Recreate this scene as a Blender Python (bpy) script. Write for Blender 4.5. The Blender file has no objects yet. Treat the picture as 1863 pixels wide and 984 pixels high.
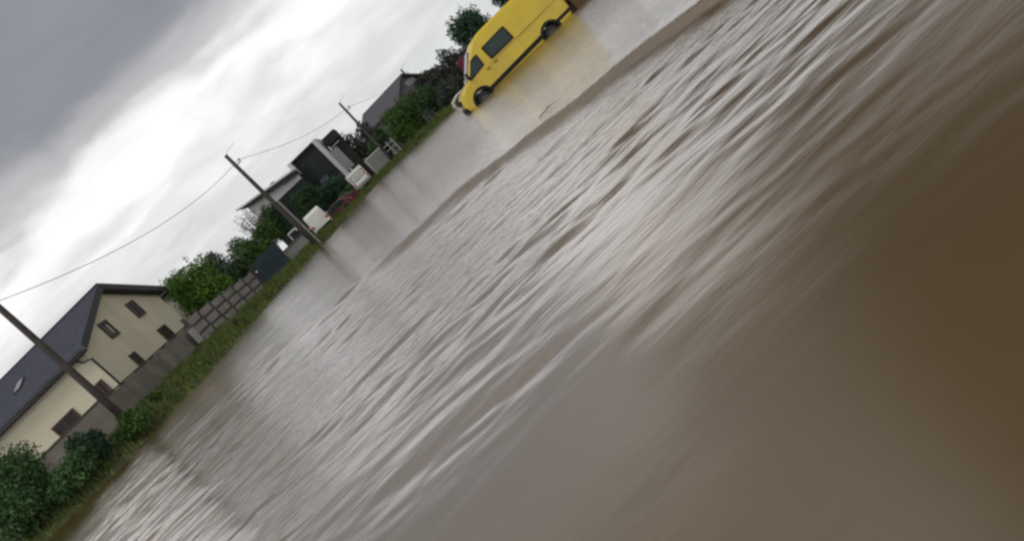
import bpy, bmesh, math, random
import numpy as np
from mathutils import Vector, Matrix
random.seed(7); rng = np.random.default_rng(11)
S = bpy.context.scene
COL = S.collection

# ------------------------------------------------------------------ camera
F = 1650.0; TH = math.radians(44.4); HZ = 315.0; H = 1.4
PITCH = math.atan(HZ / F)
cT, sT = math.cos(TH), math.sin(TH)
def uv(x, y):
    dx, dy = x - 931.5, y - 492.0
    return cT*dx - sT*dy, sT*dx + cT*dy
def P(x, y, Y):
    """photo pixel at world depth Y -> world point"""
    u, v = uv(x, y)
    d = Vector((u, F*math.cos(PITCH) - v*math.sin(PITCH), -v*math.cos(PITCH) - F*math.sin(PITCH)))
    t = Y / d.y
    return Vector((d.x*t, Y, H + d.z*t))
def plane_pt(x, y, o, n):
    u, v = uv(x, y)
    d = Vector((u, F*math.cos(PITCH) - v*math.sin(PITCH), -v*math.cos(PITCH) - F*math.sin(PITCH)))
    c = Vector((0, 0, H)); t = (Vector(o) - c).dot(n) / d.dot(n)
    return c + d*t

cam = bpy.data.cameras.new('camera'); co = bpy.data.objects.new('camera', cam); COL.objects.link(co)
R0 = Vector((1, 0, 0)); U0 = Vector((0, math.sin(PITCH), math.cos(PITCH))); B0 = Vector((0, -math.cos(PITCH), math.sin(PITCH)))
cx = R0*cT - U0*sT; cy = R0*sT + U0*cT
m = Matrix((cx, cy, B0)).transposed().to_4x4(); m.translation = (0, 0, H)
co.matrix_world = m
cam.sensor_fit = 'HORIZONTAL'; cam.sensor_width = 36.0; cam.lens = 36.0*F/1863.0
cam.clip_end = 8000; cam.clip_start = 0.05
S.camera = co

# ------------------------------------------------------------------ materials
def newmat(name):
    mt = bpy.data.materials.new(name); mt.use_nodes = True
    nt = mt.node_tree; b = nt.nodes['Principled BSDF']
    return mt, nt, b
def mat(name, col, rough=0.6, var=0.15, scale=3.0, metal=0.0, bump=0.0, bscale=20.0, dirt=None, spec=0.5, coat=0.0):
    mt, nt, b = newmat(name)
    tc = nt.nodes.new('ShaderNodeTexCoord')
    n = nt.nodes.new('ShaderNodeTexNoise'); n.inputs['Scale'].default_value = scale; n.inputs['Detail'].default_value = 6
    nt.links.new(tc.outputs['Object'], n.inputs['Vector'])
    r = nt.nodes.new('ShaderNodeValToRGB')
    a = [max(0, c*(1-var)) for c in col]; e = [min(1, c*(1+var)) for c in col]
    r.color_ramp.elements[0].position = 0.3; r.color_ramp.elements[1].position = 0.7
    r.color_ramp.elements[0].color = (*a, 1); r.color_ramp.elements[1].color = (*e, 1)
    nt.links.new(n.outputs['Fac'], r.inputs['Fac'])
    out = r.outputs['Color']
    if dirt:
        n2 = nt.nodes.new('ShaderNodeTexNoise'); n2.inputs['Scale'].default_value = scale*0.45; n2.inputs['Detail'].default_value = 8
        nt.links.new(tc.outputs['Object'], n2.inputs['Vector'])
        r2 = nt.nodes.new('ShaderNodeValToRGB'); r2.color_ramp.elements[0].position = 0.48; r2.color_ramp.elements[1].position = 0.68
        r2.color_ramp.elements[1].color = (0.6, 0.6, 0.6, 1)
        nt.links.new(n2.outputs['Fac'], r2.inputs['Fac'])
        mx = nt.nodes.new('ShaderNodeMixRGB'); mx.inputs[2].default_value = (*dirt, 1)
        nt.links.new(r2.outputs['Color'], mx.inputs[0]); nt.links.new(out, mx.inputs[1]); out = mx.outputs[0]
    nt.links.new(out, b.inputs['Base Color'])
    b.inputs['Roughness'].default_value = rough; b.inputs['Metallic'].default_value = metal
    b.inputs['Specular IOR Level'].default_value = spec; b.inputs['Coat Weight'].default_value = coat
    if bump:
        n3 = nt.nodes.new('ShaderNodeTexNoise'); n3.inputs['Scale'].default_value = bscale; n3.inputs['Detail'].default_value = 5
        nt.links.new(tc.outputs['Object'], n3.inputs['Vector'])
        bp = nt.nodes.new('ShaderNodeBump'); bp.inputs['Distance'].default_value = bump; bp.inputs['Strength'].default_value = 0.7
        nt.links.new(n3.outputs['Fac'], bp.inputs['Height']); nt.links.new(bp.outputs['Normal'], b.inputs['Normal'])
    return mt
def leafmat(name, dark, light):
    mt, nt, b = newmat(name)
    g = nt.nodes.new('ShaderNodeNewGeometry'); tc = nt.nodes.new('ShaderNodeTexCoord')
    n = nt.nodes.new('ShaderNodeTexNoise'); n.inputs['Scale'].default_value = 1.3; n.inputs['Detail'].default_value = 3
    nt.links.new(tc.outputs['Object'], n.inputs['Vector'])
    ad = nt.nodes.new('ShaderNodeMath'); ad.operation = 'MULTIPLY_ADD'; ad.inputs[1].default_value = 0.45
    nt.links.new(g.outputs['Random Per Island'], ad.inputs[0]); 
    ml = nt.nodes.new('ShaderNodeMath'); ml.operation = 'MULTIPLY'; ml.inputs[1].default_value = 0.6
    nt.links.new(n.outputs['Fac'], ml.inputs[0]); nt.links.new(ml.outputs[0], ad.inputs[2])
    r = nt.nodes.new('ShaderNodeValToRGB'); r.color_ramp.elements[0].position = 0.2; r.color_ramp.elements[1].position = 0.85
    r.color_ramp.elements[0].color = (*dark, 1); r.color_ramp.elements[1].color = (*light, 1)
    nt.links.new(ad.outputs[0], r.inputs['Fac']); nt.links.new(r.outputs['Color'], b.inputs['Base Color'])
    b.inputs['Roughness'].default_value = 0.6; b.inputs['Specular IOR Level'].default_value = 0.25
    return mt
def glassmat(name, col, rough=0.06):
    return mat(name, col, rough, 0.3, 2.0, spec=0.6)

M = {}
M['yellow'] = mat('van_yellow_paint', (0.66, 0.485, 0.018), 0.38, 0.06, 1.2, dirt=(0.50, 0.37, 0.05), coat=0.25)
M['seam'] = mat('yellow_shade_seam', (0.43, 0.30, 0.03), 0.5, 0.1, 3)
M['black'] = mat('black_plastic', (0.010, 0.009, 0.010), 0.65, 0.3, 8, spec=0.3)
M['rubber'] = mat('tyre_rubber', (0.016, 0.015, 0.016), 0.8, 0.3, 12)
M['steel'] = mat('wheel_steel', (0.085, 0.085, 0.09), 0.55, 0.2, 6, metal=0.6)
M['chrome'] = mat('bright_tube', (0.75, 0.75, 0.73), 0.25, 0.05, 5, metal=0.5)
M['glass'] = mat('tinted_glass', (0.012, 0.030, 0.026), 0.22, 0.4, 1.2, spec=0.32)
M['glass_house'] = mat('house_glass', (0.010, 0.015, 0.018), 0.35, 0.3, 2.0, spec=0.25)
M['lamp'] = mat('lamp_lens', (0.85, 0.85, 0.82), 0.1, 0.05, 5)
M['redlamp'] = mat('tail_lens', (0.5, 0.02, 0.02), 0.15, 0.1, 5)
M['amber'] = mat('amber_lens', (0.8, 0.3, 0.03), 0.15, 0.1, 5)
M['brown'] = mat('brown_board', (0.10, 0.055, 0.022), 0.7, 0.25, 4, bump=0.01)
M['cream'] = mat('cream_render', (0.70, 0.655, 0.50), 0.9, 0.08, 0.6, bump=0.006, bscale=30, dirt=(0.58, 0.53, 0.40))
M['cream_pale'] = mat('pale_render', (0.58, 0.56, 0.47), 0.9, 0.07, 0.8, bump=0.006, dirt=(0.5, 0.47, 0.37))
M['roof_slate'] = mat('slate_tiles', (0.065, 0.07, 0.095), 0.55, 0.2, 2.5, bump=0.01)
M['trim_dark'] = mat('dark_trim', (0.022, 0.023, 0.030), 0.6, 0.2, 5)
M['win_brown'] = mat('brown_window_frame', (0.075, 0.045, 0.035), 0.6, 0.2, 6)
M['winglass'] = mat('window_pane', (0.035, 0.028, 0.028), 0.4, 0.3, 2, spec=0.25)
M['curtain'] = mat('pale_blind', (0.5, 0.5, 0.46), 0.7, 0.1, 6)
M['concrete'] = mat('concrete_wall', (0.20, 0.185, 0.155), 0.9, 0.22, 1.1, bump=0.015, bscale=12, dirt=(0.12, 0.11, 0.085))
M['concrete_light'] = mat('precast_panel', (0.27, 0.255, 0.225), 0.9, 0.18, 1.6, bump=0.012, bscale=14, dirt=(0.18, 0.165, 0.135))
M['post_conc'] = mat('fence_post_concrete', (0.085, 0.078, 0.066), 0.9, 0.2, 3)
M['wood_pole'] = mat('weathered_pole', (0.06, 0.052, 0.046), 0.85, 0.3, 3, bump=0.01, bscale=15)
M['pole_grey'] = mat('grey_stub', (0.22, 0.21, 0.19), 0.85, 0.2, 4)
M['wire'] = mat('wire', (0.16, 0.16, 0.17), 0.6, 0.1, 4)
M['porcelain'] = mat('insulator', (0.5, 0.5, 0.48), 0.3, 0.1, 4)
M['white'] = mat('white_paint', (0.74, 0.75, 0.70), 0.45, 0.06, 1.5, dirt=(0.55, 0.54, 0.47))
M['offwhite'] = mat('grey_white_render', (0.66, 0.66, 0.66), 0.85, 0.06, 1.0, dirt=(0.42, 0.42, 0.42))
M['greywall'] = mat('grey_cladding', (0.42, 0.41, 0.40), 0.8, 0.08, 1.5)
M['fin'] = mat('grey_fin', (0.52, 0.54, 0.54), 0.8, 0.08, 1.5)
M['darkclad'] = mat('charcoal_cladding', (0.014, 0.016, 0.019), 0.75, 0.2, 2)
M['brownclad'] = mat('brown_cladding', (0.026, 0.022, 0.020), 0.8, 0.2, 2)
M['roof_grey'] = mat('grey_roof', (0.085, 0.085, 0.095), 0.75, 0.15, 1.5)
M['teal'] = mat('dark_teal_sheet', (0.012, 0.030, 0.037), 0.7, 0.25, 1.5)
M['maroon'] = mat('maroon_paint', (0.085, 0.022, 0.030), 0.45, 0.1, 2, spec=0.4)
M['red'] = mat('red_paint', (0.13, 0.010, 0.022), 0.6, 0.1, 2, spec=0.3)
M['greysheet'] = mat('grey_sheet', (0.25, 0.26, 0.245), 0.7, 0.12, 1.5, dirt=(0.2, 0.2, 0.17))
M['bark'] = mat('bark', (0.055, 0.045, 0.036), 0.9, 0.3, 6, bump=0.02)
M['twig'] = mat('bare_twig', (0.07, 0.055, 0.055), 0.9, 0.3, 6)
M['leaf_dark'] = leafmat('dark_leaves', (0.014, 0.036, 0.014), (0.06, 0.12, 0.04))
M['leaf_mid'] = leafmat('mid_leaves', (0.02, 0.055, 0.012), (0.09, 0.175, 0.03))
M['leaf_bright'] = leafmat('bright_leaves', (0.03, 0.085, 0.012), (0.15, 0.27, 0.035))
M['leaf_blue'] = leafmat('bluish_leaves', (0.014, 0.038, 0.024), (0.055, 0.115, 0.06))
M['leaf_soft'] = leafmat('soft_green_leaves', (0.026, 0.07, 0.026), (0.11, 0.21, 0.07))
M['leaf_grey'] = leafmat('greyish_leaves', (0.028, 0.034, 0.028), (0.07, 0.08, 0.062))
M['leaf_brown'] = leafmat('brownish_leaves', (0.03, 0.03, 0.016), (0.085, 0.085, 0.038))
M['grass'] = leafmat('grass_blades', (0.022, 0.045, 0.009), (0.17, 0.215, 0.055))
M['stick'] = mat('wet_stick', (0.34, 0.25, 0.21), 0.6, 0.3, 8)

# ------------------------------------------------------------------ mesh helpers
class MB:
    def __init__(s): s.v = []; s.f = []; s.sm = []
    def add(s, vs, fs, smooth=False):
        o = len(s.v); s.v += [tuple(v) for v in vs]
        s.f += [[i+o for i in f] for f in fs]; s.sm += [smooth]*len(fs); return s
    def box(s, c, d, rz=0.0, R=None):
        x, y, z = d[0]/2, d[1]/2, d[2]/2
        vs = [Vector((a*x, b*y, e*z)) for e in (-1, 1) for a, b in ((-1, -1), (1, -1), (1, 1), (-1, 1))]
        if rz: R = Matrix.Rotation(rz, 3, 'Z')
        if R is not None: vs = [R @ v for v in vs]
        c = Vector(c)
        return s.add([v + c for v in vs], [(3, 2, 1, 0), (4, 5, 6, 7), (0, 1, 5, 4), (1, 2, 6, 5), (2, 3, 7, 6), (3, 0, 4, 7)])
    def bar(s, a, b, w, t=None, up=Vector((0, 0, 1))):
        a, b = Vector(a), Vector(b); t = t or w
        d = (b-a); L = d.length; d.normalize()
        if abs(d.dot(up)) > 0.98: up = Vector((0, 1, 0))
        sx = d.cross(up).normalized(); uz = sx.cross(d)
        R = Matrix((sx, d, uz)).transposed()
        return s.box((a+b)/2, (w, L, t), R=R)
    def tube(s, pts, r, n=8, r2=None, cap=True):
        pts = [Vector(p) for p in pts]; k = len(pts)
        rs = [r + (((r2 if r2 is not None else r) - r)*i/(k-1)) for i in range(k)]
        vs = []; fs = []; prev = None
        for i, p in enumerate(pts):
            d = (pts[min(i+1, k-1)] - pts[max(i-1, 0)]).normalized()
            if prev is None:
                ref = Vector((0, 0, 1)) if abs(d.z) < 0.9 else Vector((1, 0, 0)); sx = d.cross(ref).normalized()
            else: sx = (prev - d*prev.dot(d)).normalized()
            prev = sx; sy = d.cross(sx)
            for j in range(n):
                a = 2*math.pi*j/n; vs.append(p + (sx*math.cos(a) + sy*math.sin(a))*rs[i])
        for i in range(k-1):
            for j in range(n):
                fs.append((i*n+j, i*n+(j+1) % n, (i+1)*n+(j+1) % n, (i+1)*n+j))
        s.add(vs, fs, True)
        if cap: 
            o = len(s.v) - len(vs)
            s.f += [[o+j for j in range(n)][::-1], [o+(k-1)*n+j for j in range(n)]]; s.sm += [False, False]
        return s
    def lathe(s, c, prof, axis='Y', n=24):
        """prof = [(r, h)] round axis through c"""
        vs = []; fs = []; c = Vector(c)
        for r, h in prof:
            for j in range(n):
                a = 2*math.pi*j/n; p, q = r*math.cos(a), r*math.sin(a)
                vs.append(c + (Vector((p, h, q)) if axis == 'Y' else Vector((h, p, q)) if axis == 'X' else Vector((p, q, h))))
        k = len(prof)
        for i in range(k-1):
            for j in range(n):
                fs.append((i*n+j, i*n+(j+1) % n, (i+1)*n+(j+1) % n, (i+1)*n+j))
        return s.add(vs, fs, True)
    def poly(s, front, off):
        """slab from planar loop, thickened by vector off"""
        off = Vector(off); n = len(front); vs = [Vector(p) for p in front] + [Vector(p) + off for p in front]
        fs = [list(range(n))[::-1], list(range(n, 2*n))] + [(i, (i+1) % n, n+(i+1) % n, n+i) for i in range(n)]
        return s.add(vs, fs)
    def build(s, name, mt, parent=None, bevel=0.0, seg=2, loc=None):
        me = bpy.data.meshes.new(name); me.from_pydata(s.v, [], s.f); me.materials.append(mt)
        me.polygons.foreach_set('use_smooth', s.sm)
        bm = bmesh.new(); bm.from_mesh(me); bmesh.ops.recalc_face_normals(bm, faces=bm.faces[:]); bm.to_mesh(me); bm.free()
        me.update()
        o = bpy.data.objects.new(name, me); COL.objects.link(o)
        if parent: o.parent = parent
        if loc is not None: o.location = loc
        if bevel:
            b = o.modifiers.new('bevel', 'BEVEL'); b.width = bevel; b.segments = seg; b.limit_method = 'ANGLE'; b.angle_limit = math.radians(35)
        return o
def tag(o, label=None, cat=None, group=None, kind=None):
    if label: o['label'] = label
    if cat: o['category'] = cat
    if group: o['group'] = group
    if kind: o['kind'] = kind
    return o
def empty(name, loc, rz=0.0, label=None, cat=None, group=None):
    o = bpy.data.objects.new(name, None); COL.objects.link(o); o.location = loc; o.rotation_euler = (0, 0, rz)
    o.empty_display_size = 0.3
    return tag(o, label, cat, group)
def rawmesh(name, vs, faces, mt, smooth=True, parent=None):
    me = bpy.data.meshes.new(name); nv = len(vs); fa = np.asarray(faces, dtype=np.int32); nf, k = fa.shape
    me.vertices.add(nv); me.vertices.foreach_set('co', np.asarray(vs, dtype=np.float32).ravel())
    me.loops.add(nf*k); me.loops.foreach_set('vertex_index', fa.ravel())
    me.polygons.add(nf); me.polygons.foreach_set('loop_start', np.arange(0, nf*k, k, dtype=np.int32))
    me.update(calc_edges=True); me.validate()
    if smooth: me.polygons.foreach_set('use_smooth', np.ones(len(me.polygons), dtype=bool))
    me.materials.append(mt); o = bpy.data.objects.new(name, me); COL.objects.link(o)
    if parent: o.parent = parent
    return o
def gridfaces(ny, nx):
    i = np.arange(ny-1)[:, None]*nx + np.arange(nx-1)[None, :]
    return np.stack([i, i+1, i+nx+1, i+nx], -1).reshape(-1, 4)

# ------------------------------------------------------------------ world, sun
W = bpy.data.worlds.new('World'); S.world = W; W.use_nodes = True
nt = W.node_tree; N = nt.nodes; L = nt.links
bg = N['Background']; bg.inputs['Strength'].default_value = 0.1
SUN_EL, SUN_ROT = math.radians(52), math.radians(215)
sky = N.new('ShaderNodeTexSky'); sky.sky_type = 'NISHITA'; sky.sun_disc = False
sky.sun_elevation = SUN_EL; sky.sun_rotation = SUN_ROT
tc = N.new('ShaderNodeTexCoord'); sp = N.new('ShaderNodeSeparateXYZ'); L.new(tc.outputs['Generated'], sp.inputs[0])
def mth(op, a, b=None, c=None):
    n = N.new('ShaderNodeMath'); n.operation = op
    for i, q in enumerate((a, b, c)):
        if q is None: continue
        if isinstance(q, (int, float)): n.inputs[i].default_value = q
        else: L.new(q, n.inputs[i])
    return n.outputs[0]
def noise(vec, scale, detail=4, rough=0.5, dist=0.0):
    n = N.new('ShaderNodeTexNoise'); n.inputs['Scale'].default_value = scale; n.inputs['Detail'].default_value = detail
    n.inputs['Roughness'].default_value = rough; n.inputs['Distortion'].default_value = dist
    L.new(vec, n.inputs['Vector']); return n.outputs['Fac']
def comb(x, y, z):
    n = N.new('ShaderNodeCombineXYZ')
    for i, q in enumerate((x, y, z)):
        if isinstance(q, (int, float)): n.inputs[i].default_value = q
        else: L.new(q, n.inputs[i])
    return n.outputs[0]
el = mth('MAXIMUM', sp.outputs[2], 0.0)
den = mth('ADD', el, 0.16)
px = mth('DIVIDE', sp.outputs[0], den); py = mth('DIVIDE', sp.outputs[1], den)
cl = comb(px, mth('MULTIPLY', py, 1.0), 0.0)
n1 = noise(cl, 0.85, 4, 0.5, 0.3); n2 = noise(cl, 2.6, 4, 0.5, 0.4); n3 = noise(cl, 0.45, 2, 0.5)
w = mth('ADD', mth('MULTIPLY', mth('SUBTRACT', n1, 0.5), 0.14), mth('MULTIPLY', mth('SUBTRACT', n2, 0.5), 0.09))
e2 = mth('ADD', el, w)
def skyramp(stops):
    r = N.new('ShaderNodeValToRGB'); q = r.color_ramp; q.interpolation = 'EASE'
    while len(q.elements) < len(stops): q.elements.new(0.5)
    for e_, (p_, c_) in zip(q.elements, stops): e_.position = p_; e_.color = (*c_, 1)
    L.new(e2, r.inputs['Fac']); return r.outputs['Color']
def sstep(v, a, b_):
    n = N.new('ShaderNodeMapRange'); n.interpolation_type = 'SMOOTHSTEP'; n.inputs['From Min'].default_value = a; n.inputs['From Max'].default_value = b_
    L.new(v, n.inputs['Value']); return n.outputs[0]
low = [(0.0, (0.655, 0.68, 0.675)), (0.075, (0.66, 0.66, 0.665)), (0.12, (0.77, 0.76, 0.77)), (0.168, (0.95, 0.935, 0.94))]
bank = skyramp(low + [(0.215, (0.46, 0.455, 0.465)), (0.262, (0.245, 0.25, 0.275)), (0.36, (0.255, 0.26, 0.285)), (0.385, (0.56, 0.54, 0.525)), (0.43, (0.34, 0.325, 0.315)), (0.54, (0.24, 0.235, 0.235)), (0.85, (0.40, 0.40, 0.42)), (1.0, (0.5, 0.5, 0.52))])  # dark cloud bank; the paler patch above it is added out of view for reflections
fair_added = skyramp(low + [(0.265, (1.05, 1.0, 0.97)), (0.305, (0.62, 0.585, 0.56)), (0.36, (0.17, 0.163, 0.158)), (0.85, (0.40, 0.40, 0.42)), (1.0, (0.5, 0.5, 0.52))])  # upper sky out of view, brightness made up to lift the water's reflections
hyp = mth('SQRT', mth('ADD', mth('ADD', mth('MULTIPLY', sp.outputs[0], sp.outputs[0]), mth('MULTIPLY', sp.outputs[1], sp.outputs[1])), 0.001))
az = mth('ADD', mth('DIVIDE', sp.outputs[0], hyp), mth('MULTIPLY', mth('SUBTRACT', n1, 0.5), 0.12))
mb_ = N.new('ShaderNodeMixRGB'); L.new(mth('ADD', sstep(az, -0.02, 0.12), mth('SUBTRACT', 1.0, sstep(az, -0.46, -0.36))), mb_.inputs[0]); L.new(bank, mb_.inputs[1]); L.new(fair_added, mb_.inputs[2])
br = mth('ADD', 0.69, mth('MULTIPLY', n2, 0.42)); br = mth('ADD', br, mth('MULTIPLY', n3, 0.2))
# unseen sky shaped for the light: dimmed out right, brightened behind the viewer
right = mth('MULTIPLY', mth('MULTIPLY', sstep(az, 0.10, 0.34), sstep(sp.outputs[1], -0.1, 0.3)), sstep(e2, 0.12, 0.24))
back_boost = mth('SUBTRACT', 1.0, sstep(sp.outputs[1], -0.35, 0.1))
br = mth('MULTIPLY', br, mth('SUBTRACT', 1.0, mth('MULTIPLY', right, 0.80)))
br = mth('MULTIPLY', br, mth('ADD', 1.0, mth('MULTIPLY', back_boost, 0.35)))
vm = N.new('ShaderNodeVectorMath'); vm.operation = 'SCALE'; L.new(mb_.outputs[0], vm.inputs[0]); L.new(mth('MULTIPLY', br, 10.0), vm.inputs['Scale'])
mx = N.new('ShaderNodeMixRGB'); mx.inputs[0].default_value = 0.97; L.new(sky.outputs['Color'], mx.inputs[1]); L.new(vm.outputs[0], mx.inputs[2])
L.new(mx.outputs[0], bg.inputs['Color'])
sl = bpy.data.lights.new('sun', 'SUN'); sl.energy = 0.7; sl.angle = math.radians(25); sl.color = (1.0, 0.96, 0.9)
so = bpy.data.objects.new('sun', sl); COL.objects.link(so)
sd = Vector((math.sin(SUN_ROT)*math.cos(SUN_EL), math.cos(SUN_ROT)*math.cos(SUN_EL), math.sin(SUN_EL)))
so.rotation_euler = sd.to_track_quat('Z', 'Y').to_euler(); so.location = sd*60

# ------------------------------------------------------------------ terrain + water
BANK = [(-400, 27), (-60, 29), (-30, 32), (-18.5, 33), (-16, 33.3), (-13.6, 35), (-11.9, 38.5), (-11, 43), (-10.3, 49), (-8.9, 54), (-7.4, 58.5), (-6.2, 62.5), (-5.2, 70), (-3.5, 75),
        (-0.5, 77), (2.5, 76), (4.5, 72.5), (6.2, 69), (9, 67), (20, 67), (60, 68), (400, 70)]
BK = np.array(BANK, float)
def sdist(X, Y):
    """distance to the waterline, positive on land"""
    d = np.full(X.shape, 1e9)
    for (x0, y0), (x1, y1) in zip(BANK[:-1], BANK[1:]):
        ex, ey = x1-x0, y1-y0; t = np.clip(((X-x0)*ex + (Y-y0)*ey)/(ex*ex+ey*ey), 0, 1)
        d = np.minimum(d, np.hypot(X-x0-t*ex, Y-y0-t*ey))
    poly = BANK + [(400, 9000), (-400, 9000)]
    ins = np.zeros(X.shape, bool); n = len(poly); j = n-1
    for i in range(n):
        xi, yi = poly[i]; xj, yj = poly[j]
        if yi != yj:
            c = ((yi > Y) != (yj > Y)) & (X < (xj-xi)*(Y-yi)/(yj-yi) + xi); ins ^= c
        j = i
    ins |= (np.abs(X) > 400) & (Y > 60)
    return np.where(ins, d, -d)
WV = [(rng.uniform(0.25, 1.4), rng.uniform(0, 6.28), rng.uniform(0, 6.28)) for _ in range(10)]
def lump(X, Y):
    r = 0
    for k, a, ph in WV: r = r + np.sin(k*(X*math.cos(a)+Y*math.sin(a))*2 + ph)/10
    return r
def height(X, Y):
    d = sdist(X, Y) + 0.40*lump(X*1.0, Y*1.0) + 0.35*lump(X*2.6+3, Y*2.6)
    hb = np.interp(X, [-20, -15, -12.4, -9, 0, 10], [1.0, 0.85, 0.50, 0.42, 0.42, 0.42]) 
    t = np.clip(d/4.2, 0, 1); land = hb*(1-(1-t)**2.0) + 0.10*lump(X*1.7, Y*1.7)*t
    return np.where(d > 0, land, np.maximum(d*0.22, -0.9))
def hz(x, y): return float(height(np.array([float(x)]), np.array([float(y)]))[0])

gx = np.concatenate([-np.geomspace(4000, 45, 22), np.arange(-44, 40, 0.45), np.geomspace(40, 4000, 22)])
gy = np.concatenate([-np.geomspace(3000, 12, 14), np.arange(-10, 24, 2.0), np.arange(24, 96, 0.45), np.geomspace(96, 5000, 34)])
X, Y = np.meshgrid(gx, gy)
gm, gnt, gb = newmat('bank_soil')
gtc = gnt.nodes.new('ShaderNodeTexCoord'); gn = gnt.nodes.new('ShaderNodeTexNoise'); gn.inputs['Scale'].default_value = 0.55; gn.inputs['Detail'].default_value = 9
gnt.links.new(gtc.outputs['Object'], gn.inputs['Vector']); gr = gnt.nodes.new('ShaderNodeValToRGB')
gr.color_ramp.elements[0].position = 0.35; gr.color_ramp.elements[1].position = 0.68
gr.color_ramp.elements[0].color = (0.055, 0.075, 0.02, 1); gr.color_ramp.elements[1].color = (0.10, 0.085, 0.05, 1)
gnt.links.new(gn.outputs['Fac'], gr.inputs['Fac']); gnt.links.new(gr.outputs['Color'], gb.inputs['Base Color']); gb.inputs['Roughness'].default_value = 0.95
ground = rawmesh('ground', np.stack([X, Y, height(X, Y)], -1).reshape(-1, 3), gridfaces(len(gy), len(gx)), gm)
tag(ground, kind='structure')

# water: one rippled sheet
ys = np.concatenate([-np.geomspace(900, 1.0, 12), np.geomspace(0.9, 85, 900) , np.geomspace(90, 5000, 14)])
sden = np.linspace(-0.78, 0.78, 620)
ss = np.concatenate([-np.geomspace(60, 0.85, 14), sden, np.geomspace(0.85, 60, 14)])
SS, Y = np.meshgrid(ss, ys); X = SS*(np.maximum(Y, 0) + 3.0)
dy = np.gradient(ys)[:, None]*np.ones_like(X)
# crest of the wave thrown across the road by the van
cX = np.linspace(-14, 16, 400); cYr = np.interp(cX, [-14, -9, -5, -1.5, 0.26, 1.3, 2.4, 3.7, 6, 10, 16], [23, 20, 18.2, 16.6, 15.6, 14.3, 12.6, 10.4, 8.0, 6.0, 4.5])
ker = np.ones(25)/25; cYs = np.convolve(np.pad(cYr, 12, mode='edge'), ker, 'valid')
cYs = cYs + 0.18*np.sin(cX*2.1+1) + 0.10*np.sin(cX*4.7)
D = Y - np.interp(X, cX, cYs)
amp = np.interp(X, [-9, -3, 0, 3.5, 7, 12], [0.0, 0.35, 0.8, 1.0, 0.8, 0.0])
crest = amp*(0.125*np.where(D < 0, np.exp(-(D/0.30)**2), np.exp(-(D/1.7)**2)))
z = np.zeros_like(X)
near = 1/(1+np.exp(D/0.5))                       # 1 on the camera side of the crest
leftw = np.clip((-X-3.0)/4, 0, 1)*np.clip((46-Y)/12, 0, 1)
calm = (0.25 + 0.75*np.clip(near + leftw, 0, 1))*(1 + 0.2*leftw)
close = np.interp(Y, [0, 2.0, 3.6, 5.5, 8, 20, 60], [0.05, 0.08, 0.17, 0.45, 0.88, 1.1, 0.8])
wx, wy = X + 0.5*np.sin(Y*1.3+0.6*X), Y + 0.5*np.sin(X*0.8-0.4*Y)
patch = 0.45 + 1.0*np.clip(0.5 + 0.6*np.sin(wx*1.7+wy*0.45+1)*np.sin(wy*1.25-wx*0.5+2) + 0.4*np.sin(wx*0.6-wy*0.3)*np.sin(wy*0.55+wx*0.25), 0, 1)
for lam in np.geomspace(0.16, 2.0, 84):
    a = rng.normal(0, 0.40) + 0.04; ph = rng.uniform(0, 6.28); k = 2*math.pi/lam
    st = rng.uniform(0.005, 0.0175)*np.interp(lam, [0.16, 0.3, 0.9, 1.6, 2.6], [1.4, 1.5, 0.85, 0.45, 0.35])
    kx, ky = k*math.sin(a)*1.0, k*math.cos(a)
    fade = np.exp(-(dy*k/2.2)**2)
    z += st/k*fade*np.sin(kx*X + ky*Y + ph + 0.5*np.sin(X*0.7 + ph*3 + Y*0.2))
z = z*calm*close*patch*np.interp(X, [0, 3.5], [1.0, 0.7]) + crest
# wash round the van
wm, wnt, wb = newmat('muddy_flood_water')
t_ = wnt.nodes.new('ShaderNodeTexCoord'); mp = wnt.nodes.new('ShaderNodeMapping'); mp.inputs['Scale'].default_value = (0.16, 0.75, 1)
wnt.links.new(t_.outputs['Object'], mp.inputs['Vector'])
wn = wnt.nodes.new('ShaderNodeTexNoise'); wn.inputs['Scale'].default_value = 1.0; wn.inputs['Detail'].default_value = 5; wnt.links.new(mp.outputs[0], wn.inputs['Vector'])
wr = wnt.nodes.new('ShaderNodeValToRGB'); wr.color_ramp.elements[0].position = 0.3; wr.color_ramp.elements[1].position = 0.72
wr.color_ramp.elements[0].color = (0.112, 0.064, 0.010, 1); wr.color_ramp.elements[1].color = (0.150, 0.092, 0.022, 1)
wnt.links.new(wn.outputs['Fac'], wr.inputs['Fac']); wnt.links.new(wr.outputs['Color'], wb.inputs['Base Color'])
wb.inputs['Roughness'].default_value = 0.22; wb.inputs['Coat Weight'].default_value = 1.0; wb.inputs['Coat IOR'].default_value = 2.5; wb.inputs['Coat Roughness'].default_value = 0.17; wb.inputs['IOR'].default_value = 1.33
mp2 = wnt.nodes.new('ShaderNodeMapping'); mp2.inputs['Scale'].default_value = (1.1, 5.5, 1); wnt.links.new(t_.outputs['Object'], mp2.inputs['Vector'])
wn2 = wnt.nodes.new('ShaderNodeTexNoise'); wn2.inputs['Scale'].default_value = 1.0; wn2.inputs['Detail'].default_value = 3; wnt.links.new(mp2.outputs[0], wn2.inputs['Vector'])
wbp = wnt.nodes.new('ShaderNodeBump'); wbp.inputs['Distance'].default_value = 0.022; wbp.inputs['Strength'].default_value = 0.35
wnt.links.new(wn2.outputs['Fac'], wbp.inputs['Height']); mp3 = wnt.nodes.new('ShaderNodeMapping'); mp3.inputs['Scale'].default_value = (4.0, 15.0, 1); wnt.links.new(t_.outputs['Object'], mp3.inputs['Vector'])
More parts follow.
